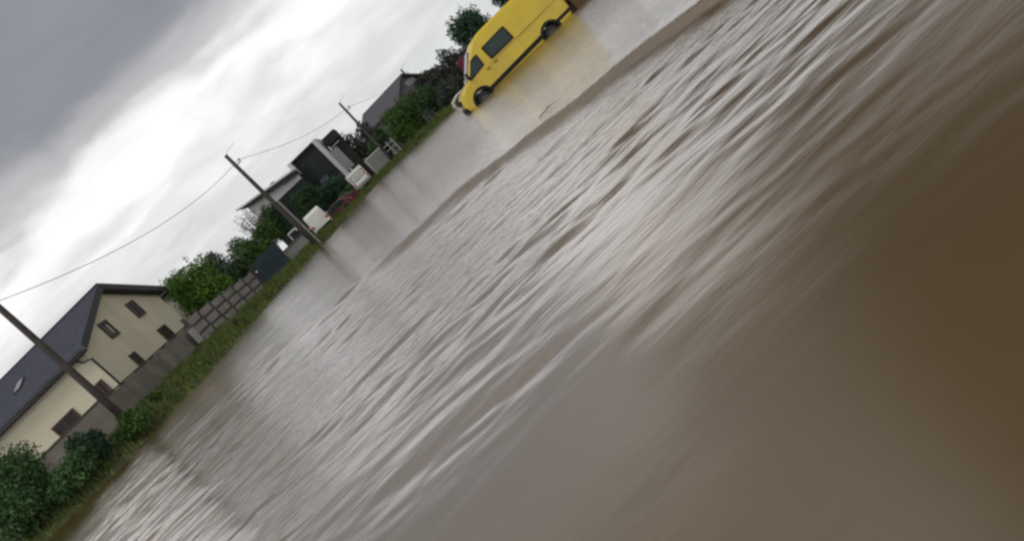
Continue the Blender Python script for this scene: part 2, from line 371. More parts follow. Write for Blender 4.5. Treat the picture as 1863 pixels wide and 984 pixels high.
wn3 = wnt.nodes.new('ShaderNodeTexNoise'); wn3.inputs['Scale'].default_value = 1.0; wn3.inputs['Detail'].default_value = 2; wnt.links.new(mp3.outputs[0], wn3.inputs['Vector'])
wb3 = wnt.nodes.new('ShaderNodeBump'); wb3.inputs['Distance'].default_value = 0.045; wb3.inputs['Strength'].default_value = 0.8
sx3 = wnt.nodes.new('ShaderNodeSeparateXYZ'); wnt.links.new(t_.outputs['Object'], sx3.inputs[0])
mr3 = wnt.nodes.new('ShaderNodeMapRange'); mr3.interpolation_type = 'SMOOTHSTEP'; mr3.inputs['From Min'].default_value = 3.0; mr3.inputs['From Max'].default_value = 13.0; mr3.inputs['To Min'].default_value = 0.05; mr3.inputs['To Max'].default_value = 0.95
wnt.links.new(sx3.outputs[1], mr3.inputs['Value']); mrx = wnt.nodes.new('ShaderNodeMapRange'); mrx.interpolation_type = 'SMOOTHSTEP'; mrx.inputs['From Min'].default_value = -6.0; mrx.inputs['From Max'].default_value = 1.0; mrx.inputs['To Min'].default_value = 0.32; mrx.inputs['To Max'].default_value = 0.95
wnt.links.new(sx3.outputs[0], mrx.inputs['Value'])
mry = wnt.nodes.new('ShaderNodeMapRange'); mry.interpolation_type = 'SMOOTHSTEP'; mry.inputs['From Min'].default_value = 17.0; mry.inputs['From Max'].default_value = 26.0; mry.inputs['To Min'].default_value = 0.42; mry.inputs['To Max'].default_value = 1.0
wnt.links.new(sx3.outputs[1], mry.inputs['Value'])
mu1 = wnt.nodes.new('ShaderNodeMath'); mu1.operation = 'MULTIPLY'; wnt.links.new(mrx.outputs[0], mu1.inputs[0]); wnt.links.new(mry.outputs[0], mu1.inputs[1])
mu2 = wnt.nodes.new('ShaderNodeMath'); mu2.operation = 'MULTIPLY'; wnt.links.new(mu1.outputs[0], mu2.inputs[0]); wnt.links.new(mr3.outputs[0], mu2.inputs[1])
wnt.links.new(mu2.outputs[0], wb3.inputs['Strength'])
mu3 = wnt.nodes.new('ShaderNodeMath'); mu3.operation = 'MULTIPLY'; mu3.inputs[1].default_value = 0.40; wnt.links.new(mr3.outputs[0], mu3.inputs[0]); wnt.links.new(mu3.outputs[0], wbp.inputs['Strength'])
wnt.links.new(wn3.outputs['Fac'], wb3.inputs['Height']); wnt.links.new(wbp.outputs['Normal'], wb3.inputs['Normal'])
wnt.links.new(wb3.outputs['Normal'], wb.inputs['Normal']); wnt.links.new(wb3.outputs['Normal'], wb.inputs['Coat Normal'])
water = rawmesh('water', np.stack([X, Y, z], -1).reshape(-1, 3), gridfaces(len(ys), len(ss)), wm)
tag(water, kind='structure')

# ------------------------------------------------------------------ grass
def grass():
    n = 230000
    gxx = rng.uniform(-24, 14, n); gyy = rng.uniform(28, 88, n)
    d = sdist(gxx, gyy); k = (d > -0.55) & (d < 8) & (rng.random(n) < np.interp(d, [-.55, -.1, .4, 3, 8], [0.02, 0.25, 1, 0.9, 0.35]))
    gxx, gyy, d = gxx[k], gyy[k], d[k]; n = len(gxx)
    gz = np.maximum(height(gxx, gyy), -0.12)
    hh = rng.uniform(0.16, 0.42, n)*np.interp(d, [0, 1.2, 3, 5], [0.8, 1.1, 0.8, 0.6])*(0.45+1.0*np.clip(0.5+lump(gxx*2.3, gyy*2.3)*1.8, 0, 1))
    a = rng.uniform(0, 6.28, n); wd = rng.uniform(0.02, 0.045, n); lx = rng.normal(0, 0.13, n); ly = rng.normal(0, 0.13, n)
    b0 = np.stack([gxx-np.cos(a)*wd, gyy-np.sin(a)*wd, gz-0.03], -1); b1 = np.stack([gxx+np.cos(a)*wd, gyy+np.sin(a)*wd, gz-0.03], -1)
    tp = np.stack([gxx+lx, gyy+ly, gz+hh], -1)
    v = np.stack([b0, b1, tp], 1).reshape(-1, 3)
    o = rawmesh('grass', v, np.arange(3*n).reshape(-1, 3), M['grass'], smooth=False)
    tag(o, 'long green and straw coloured grass on the flooded bank', 'grass', kind='stuff')
grass()

# ------------------------------------------------------------------ plants
def leaves(lumps, n, size, flat=0.0):
    """lumps = [(c, r3)]; leaf quads through the lumps' outer volume"""
    vol = np.array([r[0]*r[2] for c, r in lumps]); ids = rng.choice(len(lumps), n, p=vol/vol.sum())
    C = np.array([c for c, r in lumps])[ids]; R = np.array([r for c, r in lumps])[ids]
    d = rng.normal(size=(n, 3)); d /= np.linalg.norm(d, axis=1)[:, None]
    rr = rng.random(n)**0.42
    wob = 1 + 0.20*np.sin(d[:, 0]*5+ids)*np.sin(d[:, 2]*6+ids*2) + 0.13*np.sin(d[:, 1]*11+ids*1.7)*np.sin(d[:, 0]*9)
    p = C + d*R*(rr*wob)[:, None]
    a = rng.normal(size=(n, 3)); a += d*0.5; a /= np.linalg.norm(a, axis=1)[:, None]
    t = np.cross(a, rng.normal(size=(n, 3))); t /= np.linalg.norm(t, axis=1)[:, None]; b = np.cross(a, t)
    s = (size*rng.uniform(0.5, 1.25, n))[:, None]
    q = np.stack([p - t*s, p + b*s*0.55, p + t*s, p - b*s*0.55], 1)
    return q.reshape(-1, 3), np.arange(4*n).reshape(-1, 4)
def plant(name, label, cat, px, py, Y, ru, rv, mt, n=5000, size=0.11, lumps=9, group=None, trunk=True, spread=0.62, base=None):
    c = P(px, py, Y); rx = ru*Y/F; rz_ = rv*Y/F
    g = hz(c.x, c.y) if base is None else base
    root = empty(name, (c.x, c.y, g), 0, label, cat, group)
    h = c.z - g
    L_ = []
    for i in range(lumps):
        a = random.uniform(0, 6.28); q = random.random()**0.5*spread; zz = random.uniform(-0.62, 0.66)
        s = random.uniform(0.34, 0.58)*(1-0.25*abs(zz))
        L_.append(((math.cos(a)*q*rx, math.sin(a)*q*rx*0.8, h + zz*rz_), (rx*s, rx*s*0.9, rz_*s)))
    L_.append(((0, 0, h), (rx*0.66, rx*0.6, rz_*0.7)))
    v, f = leaves(L_, n, size)
    rawmesh('crown', v, f, mt, smooth=False, parent=root)
    if trunk:
        mb = MB(); top = max(h, 0.5)
        mb.tube([(0, 0, -0.3), (0.04, 0.02, top*0.4), (-0.03, 0.05, top*0.8), (0.02, 0, top*1.05)], max(0.05, rx*0.07), 7, max(0.02, rx*0.02))
        for i in range(6):
            l = L_[i % len(L_)][0]; zz = random.uniform(0.3, 0.7)*top
            mb.tube([(0, 0, zz), (l[0]*0.5, l[1]*0.5, zz*0.6+l[2]*0.4), l], max(0.03, rx*0.03), 5, 0.012)
        mb.build('trunk', M['bark'], root)
    return root

G1 = 'bushes behind the concrete fence'
plant('bush', 'tall spreading green bush in the lower left corner before the cream house', 'bush', 22, 894, 34, 88, 86, M['leaf_soft'], 20000, 0.075, 24)
plant('bush', 'low dark rounded shrub at the foot of the grey wall left of the first pole', 'bush', 157, 818, 34.5, 46, 40, M['leaf_blue'], 6500, 0.07)
plant('bush', 'sprawling low shrub at the water edge in front of the tall spreading bush', 'bush', 128, 868, 33.8, 70, 34, M['leaf_soft'], 8000, 0.07, 14)
plant('bush', 'feathery green shrub on the bank right of the first pole', 'bush', 238, 770, 34.9, 40, 24, M['leaf_mid'], 4000, 0.07)
plant('tree', 'bright green leafy tree beside the cream house gable', 'tree', 366, 527, 62, 56, 64, M['leaf_bright'], 9500, 0.11, 15)
plant('bush', 'dark hedge bush directly behind the panel fence', 'bush', 420, 515, 66, 46, 42, M['leaf_dark'], 5000, 0.12, 9, G1)
plant('tree', 'dark grey green tree on the skyline left of the short mast', 'tree', 396, 492, 92, 44, 42, M['leaf_grey'], 4500, 0.14, 9)
plant('tree', 'dark tree behind the short mast and white dish', 'tree', 446, 466, 90, 46, 40, M['leaf_dark'], 5000, 0.14)
plant('bush', 'fresh green bush above the dark teal gate', 'bush', 478, 447, 70, 44, 40, M['leaf_mid'], 5500, 0.11)
plant('bush', 'shadowy shrub under the white fascia of the flat roofed house', 'bush', 500, 408, 78, 44, 34, M['leaf_dark'], 5000, 0.12)
plant('bush', 'dark hedge behind the white van beside the second pole', 'bush', 558, 372, 79, 40, 30, M['leaf_dark'], 4500, 0.12)
plant('bush', 'blackish green hedge below the glass block', 'bush', 604, 352, 82, 42, 30, M['leaf_blue'], 5000, 0.12)
plant('bush', 'olive bush between the maroon car and the framed white van', 'bush', 636, 352, 79, 22, 16, M['leaf_mid'], 2200, 0.09)
plant('tree', 'dark tree right of the brown annex, behind the third pole', 'tree', 664, 262, 92, 36, 40, M['leaf_grey'], 5000, 0.13)
plant('bush', 'dark shrub around the foot of the third pole', 'bush', 692, 262, 84, 34, 34, M['leaf_dark'], 4500, 0.11)
plant('bush', 'big round dark green bush at the water edge below the dark roofed house', 'bush', 733, 228, 81, 53, 42, M['leaf_mid'], 9500, 0.11, 14)
plant('bush', 'green bush between the big round bush and the yellow van', 'bush', 780, 188, 79, 36, 38, M['leaf_dark'], 6000, 0.11)
plant('bush', 'brown tinged hedge in front of the dark roofed house', 'bush', 748, 196, 86, 40, 22, M['leaf_brown'], 5000, 0.12)
plant('tree', 'grey green tree filling the skyline left of the yellow van', 'tree', 812, 140, 86, 44, 36, M['leaf_grey'], 6000, 0.14)
plant('bush', 'grey green hedge right of the dark house on the skyline', 'bush', 780, 158, 92, 40, 26, M['leaf_grey'], 4500, 0.14)
plant('bush', 'dim hedge at the water edge by the bull bar', 'bush', 822, 166, 74.2, 38, 32, M['leaf_grey'], 6000, 0.11)
plant('tree', 'large dark tree rising behind the windscreen of the yellow van', 'tree', 864, 70, 82, 54, 62, M['leaf_blue'], 12000, 0.13, 16)
plant('bush', 'dark grey hedge filling the gap under the large dark tree by the windscreen', 'bush', 836, 120, 80, 34, 44, M['leaf_grey'], 6000, 0.12, 9)
plant('tree', 'dark tree behind the roof of the yellow van at the top edge', 'tree', 930, -6, 84, 40, 48, M['leaf_blue'], 7000, 0.13, 10)
plant('bush', 'fresh green bush behind the middle of the panel fence', 'bush', 402, 532, 64, 34, 34, M['leaf_bright'], 4500, 0.11, 9, G1)
plant('bush', 'green bush at the right end behind the panel fence', 'bush', 446, 496, 67, 32, 30, M['leaf_mid'], 4500, 0.11, 9, G1)
plant('bush', 'loose green shrub in front of the grey wall right of the first pole', 'bush', 268, 742, 38.5, 36, 20, M['leaf_mid'], 2600, 0.08)
# leafless shrub
def bare(label, px, py, Y, ru, h):
    c = P(px, py, Y); g = hz(c.x, c.y); root = empty('bare_shrub', (c.x, c.y, g), 0, label, 'shrub')
    mb = MB(); top = c.z - g; r = ru*Y/F
    for i in range(26):
        a = random.uniform(0, 6.28); e = Vector((math.cos(a)*r*random.uniform(.2, 1), math.sin(a)*r*.7, top + random.uniform(-.4, 1)*h))
        mid = Vector((e.x*.25, e.y*.25, top*random.uniform(.35, .6)))
        mb.tube([(0, 0, 0), mid, e], 0.05, 5, 0.012)
        for k in range(5):
            t = random.uniform(.3, .95); q = mid.lerp(e, t)
            mb.tube([q, q + Vector((random.uniform(-.5, .5), random.uniform(-.4, .4), random.uniform(.05, .5)))*r*0.8], 0.018, 4, 0.006)
    mb.build('branches', M['twig'], root)
    v, f = leaves([((0, 0, top), (r*.8, r*.6, h*.8))], 260, 0.07); rawmesh('dead_leaves', v, f, M['twig'], False, root)
bare('nearly leafless brown shrub at the left end of the flat roofed house', 452, 404, 74, 30, 1.2)

# ------------------------------------------------------------------ vehicles
def offset_loop(pts, d):
    n = len(pts); out = []
    area = sum(pts[i][0]*pts[(i+1) % n][1] - pts[(i+1) % n][0]*pts[i][1] for i in range(n))
    sg = 1 if area > 0 else -1
    for i in range(n):
        p0, p1, p2 = Vector(pts[i-1]), Vector(pts[i]), Vector(pts[(i+1) % n])
        e1 = (p1-p0).normalized(); e2 = (p2-p1).normalized()
        nn = Vector((-e1.y-e2.y, e1.x+e2.x))*sg
        if nn.length < 1e-6: nn = Vector((-e1.y, e1.x))*sg
        nn.normalize(); c = max(0.5, nn.dot(Vector((-e1.y, e1.x))*sg)); out.append(p1 + nn*(d/c))
    return out
def shell(mb, prof, hw, tum, rings=((0.11, 1.0), (0.035, 0.965), (0.0, 0.90))):
    """body from a side profile [(x,z)], rounded to the flanks; tum(z) narrows it upward"""
    n = len(prof); loops = []
    seq = [(d, -s) for d, s in rings] + [(d, s) for d, s in rings[::-1]]
    vs = []
    for d, s in seq:
        for q in offset_loop(prof, d): vs.append((q.x, hw*s*tum(q.y), q.y))
    fs = [list(range(n)), [len(vs)-1-i for i in range(n)]]
    for k in range(len(seq)-1):
        for i in range(n): fs.append((k*n+i, k*n+(i+1) % n, (k+1)*n+(i+1) % n, (k+1)*n+i))
    return mb.add(vs, fs)
def arch(cx, cz, r, zb, n=9):
    """points of a wheel cut-out walked from front (small x) to rear along the sill at zb"""
    a0 = math.asin(max(-1, min(1, (zb-cz)/r)))
    return [(cx + r*math.cos(math.pi - a0 - (math.pi-2*a0)*i/(n-1)), cz + r*math.sin(math.pi - a0 - (math.pi-2*a0)*i/(n-1))) for i in range(n)]
def side_panel(pts, hw, tum, side, off, th=0.02):
    """slab lying on the flank: pts (x,z)"""
    fr = [(x, side*(hw*tum(z)+off), z) for x, z in pts]
    return fr, (0, -side*th, 0)
def wheel(root, x, y, z, r, w, side):
    t = empty('wheel', (x, y, z)); t.parent = root
    a = MB(); a.lathe((0, 0, 0), [(r*0.62, -w/2), (r*0.9, -w/2), (r, -w*0.32), (r, w*0.32), (r*0.9, w/2), (r*0.62, w/2)], 'Y', 32); a.build('tyre', M['rubber'], t)
    b = MB(); o = side*w/2
    b.lathe((0, 0, 0), [(r*0.64, o*0.96), (r*0.60, o*0.98), (r*0.54, o*0.72), (r*0.34, o*0.66), (r*0.26, o*0.9), (r*0.14, o*0.95), (0.001, o*0.95)], 'Y', 28); b.build('rim', M['steel'], t)
    c = MB(); c.lathe((0, 0, 0), [(r*0.17, o*0.9), (r*0.15, o*1.06), (0.001, o*1.06)], 'Y', 16); c.build('hub_cap', M['black'], t)

# --- the yellow van (x along the van from its nose, -y side towards the camera)
VY = 41.2
vp0 = P(838, 187, VY)
van = empty('panel_van', (vp0.x - 0.02, VY + 1.0, -0.07), math.radians(-0.5), 'yellow high roofed panel van driving through the flood water', 'van')
HW = 1.0
def tum(z): return 1.0 if z < 0.95 else 1.0 - 0.085*min(1, (z-0.95)/1.4)**1.3
zb = -0.02; FX, RX, WZ, WR = 0.98, 5.2, 0.06, 0.36
prof = [(0.06, zb+0.12), (0.34, zb)] + arch(FX, WZ+0.02, 0.46, zb) + arch(RX, WZ+0.02, 0.46, zb) + \
       [(6.36, zb), (6.52, zb+0.25), (6.56, 1.0), (6.5, 1.9), (6.38, 2.25), (6.15, 2.37), (4.0, 2.42), (2.7, 2.39), (2.2, 2.27), (1.86, 2.06), (1.3, 1.52), (0.86, 1.10), (0.62, 1.04), (0.26, 0.90), (0.08, 0.66), (0.02, 0.36)]
b = MB(); shell(b, prof, HW, tum); body = b.build('body', M['yellow'], van, 0.02, 2)
b = MB(); b.box((3.3, 0, 0.12), (6.2, 1.55, 0.5)); b.build('underbody', M['black'], van)
def vp(name, pts, mt, off=0.012, th=0.02, parent=van, sides=(-1, 1), bev=0.0):
    r = None
    for sd_ in sides:
        b = MB(); fr, o_ = side_panel(pts, HW, tum, sd_, off, th); b.poly(fr, o_); r = b.build(name, mt, parent, bev)
    return r
# the glazing: frame + pane
def rounded(pts, r=0.06, n=4):
    out = []; k = len(pts)
    for i in range(k):
        p0, p, p2 = Vector(pts[i-1]), Vector(pts[i]), Vector(pts[(i+1) % k])
        a = p + (p0-p).normalized()*min(r, (p0-p).length*.45); c = p + (p2-p).normalized()*min(r, (p2-p).length*.45)
        for j in range(n+1):
            t = j/n; out.append(tuple(a*(1-t)**2 + p*2*t*(1-t) + c*t*t))
    return out
for sd_ in (-1, 1):
    for nm, pts in (('front_door_window', [(0.99, 1.04), (1.16, 1.26), (1.60, 1.72), (2.02, 1.76), (1.97, 1.16)]), ('side_window', [(2.36, 1.10), (2.34, 1.79), (3.74, 1.83), (3.76, 1.10)])):
        b = MB(); fr, o_ = side_panel(rounded(pts, 0.07), HW, tum, sd_, 0.010); b.poly(fr, o_); fo = b.build(nm, M['black'], van)
        cxx = sum(p[0] for p in pts)/len(pts); czz = sum(p[1] for p in pts)/len(pts)
        inn = [(cxx+(x-cxx)*0.87, czz+(zz-czz)*0.80) for x, zz in pts]
        b = MB(); fr, o_ = side_panel(rounded(inn, 0.07), HW, tum, sd_, 0.018, 0.012); b.poly(fr, o_); b.build('pane', M['glass'], fo)
vp('side_moulding', [(1.42, 0.10), (1.42, 0.30), (4.74, 0.37), (4.74, 0.17)], M['black'], 0.035, 0.05, bev=0.01)
vp('side_moulding', [(5.66, 0.21), (5.66, 0.36), (6.5, 0.38), (6.5, 0.23)], M['black'], 0.03, 0.05, bev=0.01)
vp('swage_line', [(2.1, 1.035), (2.1, 1.055), (6.3, 1.075), (6.3, 1.055)], M['yellow'], 0.02, 0.03)
vp('sliding_rail', [(3.85, 1.0), (3.85, 1.02), (5.35, 1.03), (5.35, 1.01)], M['seam'], 0.006, 0.02)
for hx in (1.9, 2.36): vp('door_handle', rounded([(hx, 0.90), (hx, 0.945), (hx+0.17, 0.945), (hx+0.17, 0.90)], .015), M['black'], 0.03, 0.035)
for sx in (0.92 + 0.10, 2.13, 3.82): vp('door_seam', [(sx + (0.12 if sx < 1.1 else 0), 0.42), (sx, 0.95), (sx+0.012, 0.95), (sx+0.012 + (0.12 if sx < 1.1 else 0), 0.42)], M['seam'], 0.004, 0.01)
# wheel arch lips
for cx_ in (FX, RX):
    for sd_ in (-1, 1):
        ot = arch(cx_, WZ+0.02, 0.56, zb); inn = arch(cx_, WZ+0.02, 0.44, zb)
        b = MB(); fr, o_ = side_panel(ot + inn[::-1], HW, tum, sd_, 0.02, 0.10); b.poly(fr, o_); b.build('wheel_arch', M['black'], van)
        wheel(van, cx_, sd_*(HW-0.14), WZ-0.02, WR, 0.24, sd_)
b = MB(); b.poly([(1.82, y, 2.05) if k else (0.9, y, 1.14) for y, k in ((-0.80, 0), (0.80, 0), (0.74, 1), (-0.74, 1))], (-0.02, 0, 0.03)); b.build('windscreen', M['glass'], van)
b = MB(); b.box((0.14, 0, 0.12), (0.40, 1.92, 0.42)); b.build('front_bumper', M['black'], van, 0.05, 3)
b = MB(); b.box((0.03, 0, 0.62), (0.08, 1.1, 0.26)); b.build('grille', M['black'], van, 0.02)
for sd_ in (-1, 1):
    b = MB(); b.poly([(0.05, sd_*0.62, 0.5), (0.18, sd_*0.97, 0.52), (0.34, sd_*0.95, 0.88), (0.22, sd_*0.62, 0.82)], (-0.03, 0, 0.01)); b.build('headlight', M['lamp'], van, 0.01)
    b = MB(); b.box((1.02, sd_*1.17, 1.28), (0.12, 0.22, 0.34)); b.bar((1.05, sd_*0.93, 1.15), (1.04, sd_*1.12, 1.22), 0.05); b.build('wing_mirror', M['black'], van, 0.03)
    b = MB(); b.box((6.53, sd_*0.9, 0.95), (0.06, 0.12, 0.6)); b.build('tail_light', M['redlamp'], van, 0.01)
b = MB()
for sd_ in (-0.62, 0.62):
    b.tube([(0.55, sd_*1.2, 1.06), (0.15, sd_*1.2, 1.04), (-0.16, sd_, 0.92), (-0.24, sd_, 0.72), (-0.18, sd_, 0.52), (0.05, sd_, 0.44)], 0.024, 8)
b.tube([(-0.235, -0.62, 0.8), (-0.235, 0.62, 0.8)], 0.024, 8); b.tube([(-0.19, -0.62, 0.55), (-0.19, 0.62, 0.55)], 0.024, 8)
b.build('bull_bar', M['chrome'], van)
b = MB(); b.box((6.6, 0, 0.2), (0.22, 1.9, 0.28)); b.build('rear_bumper', M['black'], van, 0.03)
b = MB(); b.tube([(2.4, -0.2, 2.35), (2.2, -0.2, 2.75)], 0.012, 5); b.build('aerial', M['black'], van)

# brown trailer behind the van
tr = empty('trailer', (van.location.x + 6.66, VY + 0.95, -0.24), 0, 'brown box trailer close behind the rear bumper of the yellow van', 'trailer')
b = MB(); b.box((1.25, 0, 0.62), (2.3, 1.6, 0.95)); b.build('box_body', M['brown'], tr, 0.03)
b = MB(); b.box((1.25, -0.83, 1.08), (2.36, 0.06, 0.07)); b.box((1.25, -0.83, 0.20), (2.36, 0.06, 0.10))
for i in range(5): b.box((0.12+i*0.565, -0.825, 0.62), (0.05, 0.05, 0.8))
b.build('side_rail', M['brown'], tr)
b = MB(); b.bar((-0.3, 0, 0.22), (0.15, 0, 0.22), 0.09); b.build('drawbar', M['black'], tr)
for sd_ in (-1, 1): wheel(tr, 1.4, sd_*0.86, 0.08, 0.3, 0.18, sd_)

def small_car(name, label, cat, loc, rz, mt, L_=3.9, hw=0.84, tall=1.42, van_like=False, plain_rear=False):
    root = empty(name, loc, rz, label, cat); R = 0.30; fx, rx = L_*0.2, L_*0.80; zb_ = 0.24
    tm = lambda q: 1.0 if q < 0.8 else 1 - 0.2*min(1, (q-0.8)/0.7)
    if van_like:
        tm = lambda q: 1.0 if q < 0.9 else 1 - 0.1*min(1, (q-0.9)/0.9)
        pr = [(0.03, 0.32), (0.2, zb_)] + arch(fx, R, 0.36, zb_) + arch(rx, R, 0.36, zb_) + [(L_-0.1, zb_), (L_, 0.45), (L_-0.04, tall-0.25), (L_-0.2, tall-0.03), (L_*0.5, tall), (L_*0.34, tall-0.08), (L_*0.2, 0.98), (0.1, 0.82), (0.0, 0.6)]
        win = [[(L_*.26, 0.98), (L_*.36, tall-.2), (L_*.5, tall-.16), (L_*.5, 0.98)], [(L_*.54, 0.98), (L_*.54, tall-.16), (L_*.86, tall-.18), (L_*.88, 0.98)]]
        ws = ((L_*.215, 1.0), (L_*.335, tall-.12)); rw = ((L_-.0, 1.0), (L_-.035, tall-.27))
    else:
        pr = [(0.03, 0.32), (0.2, zb_)] + arch(fx, R, 0.36, zb_) + arch(rx, R, 0.36, zb_) + [(L_-0.12, zb_), (L_, 0.45), (L_-0.02, 0.85), (L_-0.1, 0.95), (L_*0.84, tall-0.1), (L_*0.72, tall), (L_*0.5, tall), (L_*0.42, tall-0.07), (L_*0.27, 0.92), (0.12, 0.75), (0.0, 0.55)]
        win = [[(L_*.33, .95), (L_*.435, tall-.13), (L_*.56, tall-.08), (L_*.56, .93)], [(L_*.58, .93), (L_*.58, tall-.08), (L_*.74, tall-.1), (L_*.86, .97)]]
        ws = ((L_*.285, .95), (L_*.41, tall-.1)); rw = ((L_-.09, .98), (L_*.855, tall-.12))
    b = MB(); shell(b, pr, hw, tm, ((0.09, 1.0), (0.03, .96), (0, .88))); b.build('body', mt, root, 0.015)
    for sd_ in (-1, 1):
        for w_ in win:
            b = MB(); fr, o_ = side_panel(rounded(w_, .05), hw, tm, sd_, 0.008); b.poly(fr, o_); b.build('side_window', M['glass'], root)
        for cx_ in (fx, rx): wheel(root, cx_, sd_*(hw-0.11), R, R, 0.19, sd_)
        b = MB(); b.box((0.09, sd_*(hw-.24), 0.64), (0.14, 0.34, 0.16)); b.build('headlight', M['lamp'], root, 0.02)
        b = MB(); b.box((L_-.03, sd_*(hw-.15), 0.78), (0.08, 0.2, 0.24)); b.build('tail_light', M['redlamp'], root, 0.02)
        b = MB(); b.box((L_*.31, sd_*(hw+.08), 0.98), (0.1, 0.18, 0.13)); b.build('wing_mirror', mt, root, 0.02)
    for nm, (a, c), s in (('windscreen', ws, -1), ('rear_window', rw, 1))[:1 if plain_rear else 2]:
        y0, y1 = hw*tm(a[1])*.80, hw*tm(c[1])*.80
        b = MB(); b.poly([(a[0], -y0, a[1]), (a[0], y0, a[1]), (c[0], y1, c[1]), (c[0], -y1, c[1])], (s*0.015, 0, 0.012)); b.build(nm, M['glass'], root)
    for x_, s in ((0.03, 1), (L_-.03, -1)):
        b = MB(); b.box((x_, 0, 0.36), (0.16, hw*1.8, 0.2)); b.build('bumper', M['black'], root, 0.03)
    return root
# maroon car half hidden in the grass
c = P(618, 386, 74); small_car('parked_car', 'maroon hatchback sunk behind the grass right of the white van', 'car', (c.x-1.7, 75.5, hz(c.x, 75.5)-0.42), math.radians(-24), M['maroon'])
# white van beside the second pole
c = P(566, 404, 68); small_car('parked_van', 'plain white van parked just right of the second pole', 'van', (c.x+.15-.3, 73.5, .28), math.radians(-84), M['white'], 3.9, 0.82, 1.9, True, True)
# red car glimpsed past the windscreen
c = P(836, 122, 76); small_car('parked_van', 'red van peeping out from behind the windscreen of the yellow van', 'van', (c.x-0.12+4.2, 75.9, hz(c.x, 75.9)), math.radians(180), M['red'], 4.2, 0.9, 2.2, True)

# white van with framed rear window near the third pole
def framed_van():
    c = P(659, 330, 78); x0 = c.x; g = hz(x0, 79)
    root = empty('delivery_van', (x0, 78.5, g-0.02), math.radians(6), 'small white van with a pale framed rear panel and grey bumper near the third pole', 'van')
    w, t = 1.62, 1.72
    b = MB(); b.box((0, 1.5, 1.02), (w, 3.0, 1.34)); b.build('body', M['white'], root, 0.09, 3)
    b = MB(); b.box((0, 1.5, 1.72), (w-.02, 2.96, 0.14)); b.build('roof', M['white'], root, 0.05, 2)
    b = MB(); b.poly(rounded([(-.70, 0), (.70, 0), (.70, .62), (-.70, .62)], .1) and [(x, -0.02, 0.92+z_) for x, z_ in rounded([(-.70, 0), (.70, 0), (.70, .58), (-.70, .58)], .1)], (0, 0.03, 0)); fr_ = b.build('rear_panel_seal', M['black'], root)
    b = MB(); b.poly([(x, -0.035, 0.98+z_) for x, z_ in rounded([(-.62, 0), (.62, 0), (.62, .46), (-.62, .46)], .08)], (0, 0.03, 0)); b.build('rear_panel', M['white'], fr_)
    b = MB(); b.poly([(x, -0.045, 1.06+z_) for x, z_ in rounded([(-.5, 0), (.5, 0), (.5, .30), (-.5, .30)], .06)], (0, 0.02, 0)); b.build('pane', M['curtain'], fr_)
    b = MB(); b.box((0, -0.05, 0.42), (w, 0.2, 0.28)); b.build('bumper', M['greysheet'], root, 0.04)
    for s in (-1, 1):
        wheel(root, 0, 0, 0, 0.01, 0.01, 1) if False else None
        b = MB(); b.lathe((s*(w/2-.1), 0.7, 0.27), [(0.17, -.09), (.27, -.09), (.28, 0), (.27, .09), (.17, .09), (.001, .08)], 'X', 24); b.build('tyre', M['rubber'], root)
        b = MB(); b.box((s*(w/2-.1), -0.03, 0.72), (0.13, 0.05, 0.26)); b.build('tail_light', M['redlamp'], root, 0.01)
framed_van()

# ------------------------------------------------------------------ cream house
A = Vector((-18.4, 47.4, 0)); gdir = Vector((0.077, 0.997, 0)).normalized(); ldir = Vector((-gdir.y, gdir.x, 0))
WG, LG = 12.8, 17.0; EZ, AZ = 5.04, 7.12; BZ = 0.5
rz = math.atan2(-ldir.y, -ldir.x)      # local x towards the road gable, local y along the gable
hs = empty('cream_house', (A.x, A.y, BZ), rz, 'cream rendered house with a dark slate gable roof behind the grey wall', 'house')
LX = Matrix.Rotation(-rz, 4, 'Z')
def loc_(p): return LX @ (Vector(p) - Vector((A.x, A.y, BZ)))
e, a_ = EZ-BZ, AZ-BZ
b = MB()
secL = [(0, 0), (WG, 0), (WG, e), (WG/2, a_), (0, e)]
b.add([(0, y, z_) for y, z_ in secL] + [(-LG, y, z_) for y, z_ in secL], [(0, 1, 2, 3, 4), (9, 8, 7, 6, 5)] + [(i, (i+1) % 5, 5+(i+1) % 5, 5+i) for i in range(5)])
b.build('wall', M['cream'], hs)
# roof: two slabs with overhang
ov, rk, th = 0.5, 0.5, 0.22; sl_ = (a_-e)/(WG/2)
rf = MB()
for s in (0, 1):
    def pt(t, x, up): 
        y = t*(WG/2+ov) ; y_ = (WG/2 - y) if s == 0 else (WG/2 + y); return (x, y_, a_ + 0.05 - sl_*y + up)
    q = [pt(0, rk, 0), pt(1, rk, 0), pt(1, -LG-rk, 0), pt(0, -LG-rk, 0), pt(0, rk, th), pt(1, rk, th), pt(1, -LG-rk, th), pt(0, -LG-rk, th)]
    rf.add(q, [(0, 1, 2, 3), (4, 5, 6, 7), (0, 1, 5, 4), (1, 2, 6, 5), (2, 3, 7, 6), (3, 0, 4, 7)])
    for i in range(1, 17):      # courses of tiles
        t = i/17; p0 = pt(t, rk, th+.012); p1 = pt(t, -LG-rk, th+.012); rf.bar(p0, p1, 0.07, 0.03)
roof = rf.build('roof', M['roof_slate'], hs)
b = MB(); b.tube([(rk, WG/2, a_+.27), (-LG-rk, WG/2, a_+.27)], 0.10, 8); b.build('ridge_cap', M['trim_dark'], roof)
b = MB()
for s in (-1, 1):
    b.bar((rk+.03, WG/2, a_+.09), (rk+.03, WG/2+s*(WG/2+ov), a_+.09-sl_*(WG/2+ov)), 0.06, 0.40)
b.build('bargeboard', M['trim_dark'], roof)
for y_ in (-ov-.07, WG+ov+.07):
    b = MB(); b.tube([(rk, y_, e-.28), (-LG-rk, y_, e-.28)], 0.09, 8); b.build('gutter', M['trim_dark'], hs)
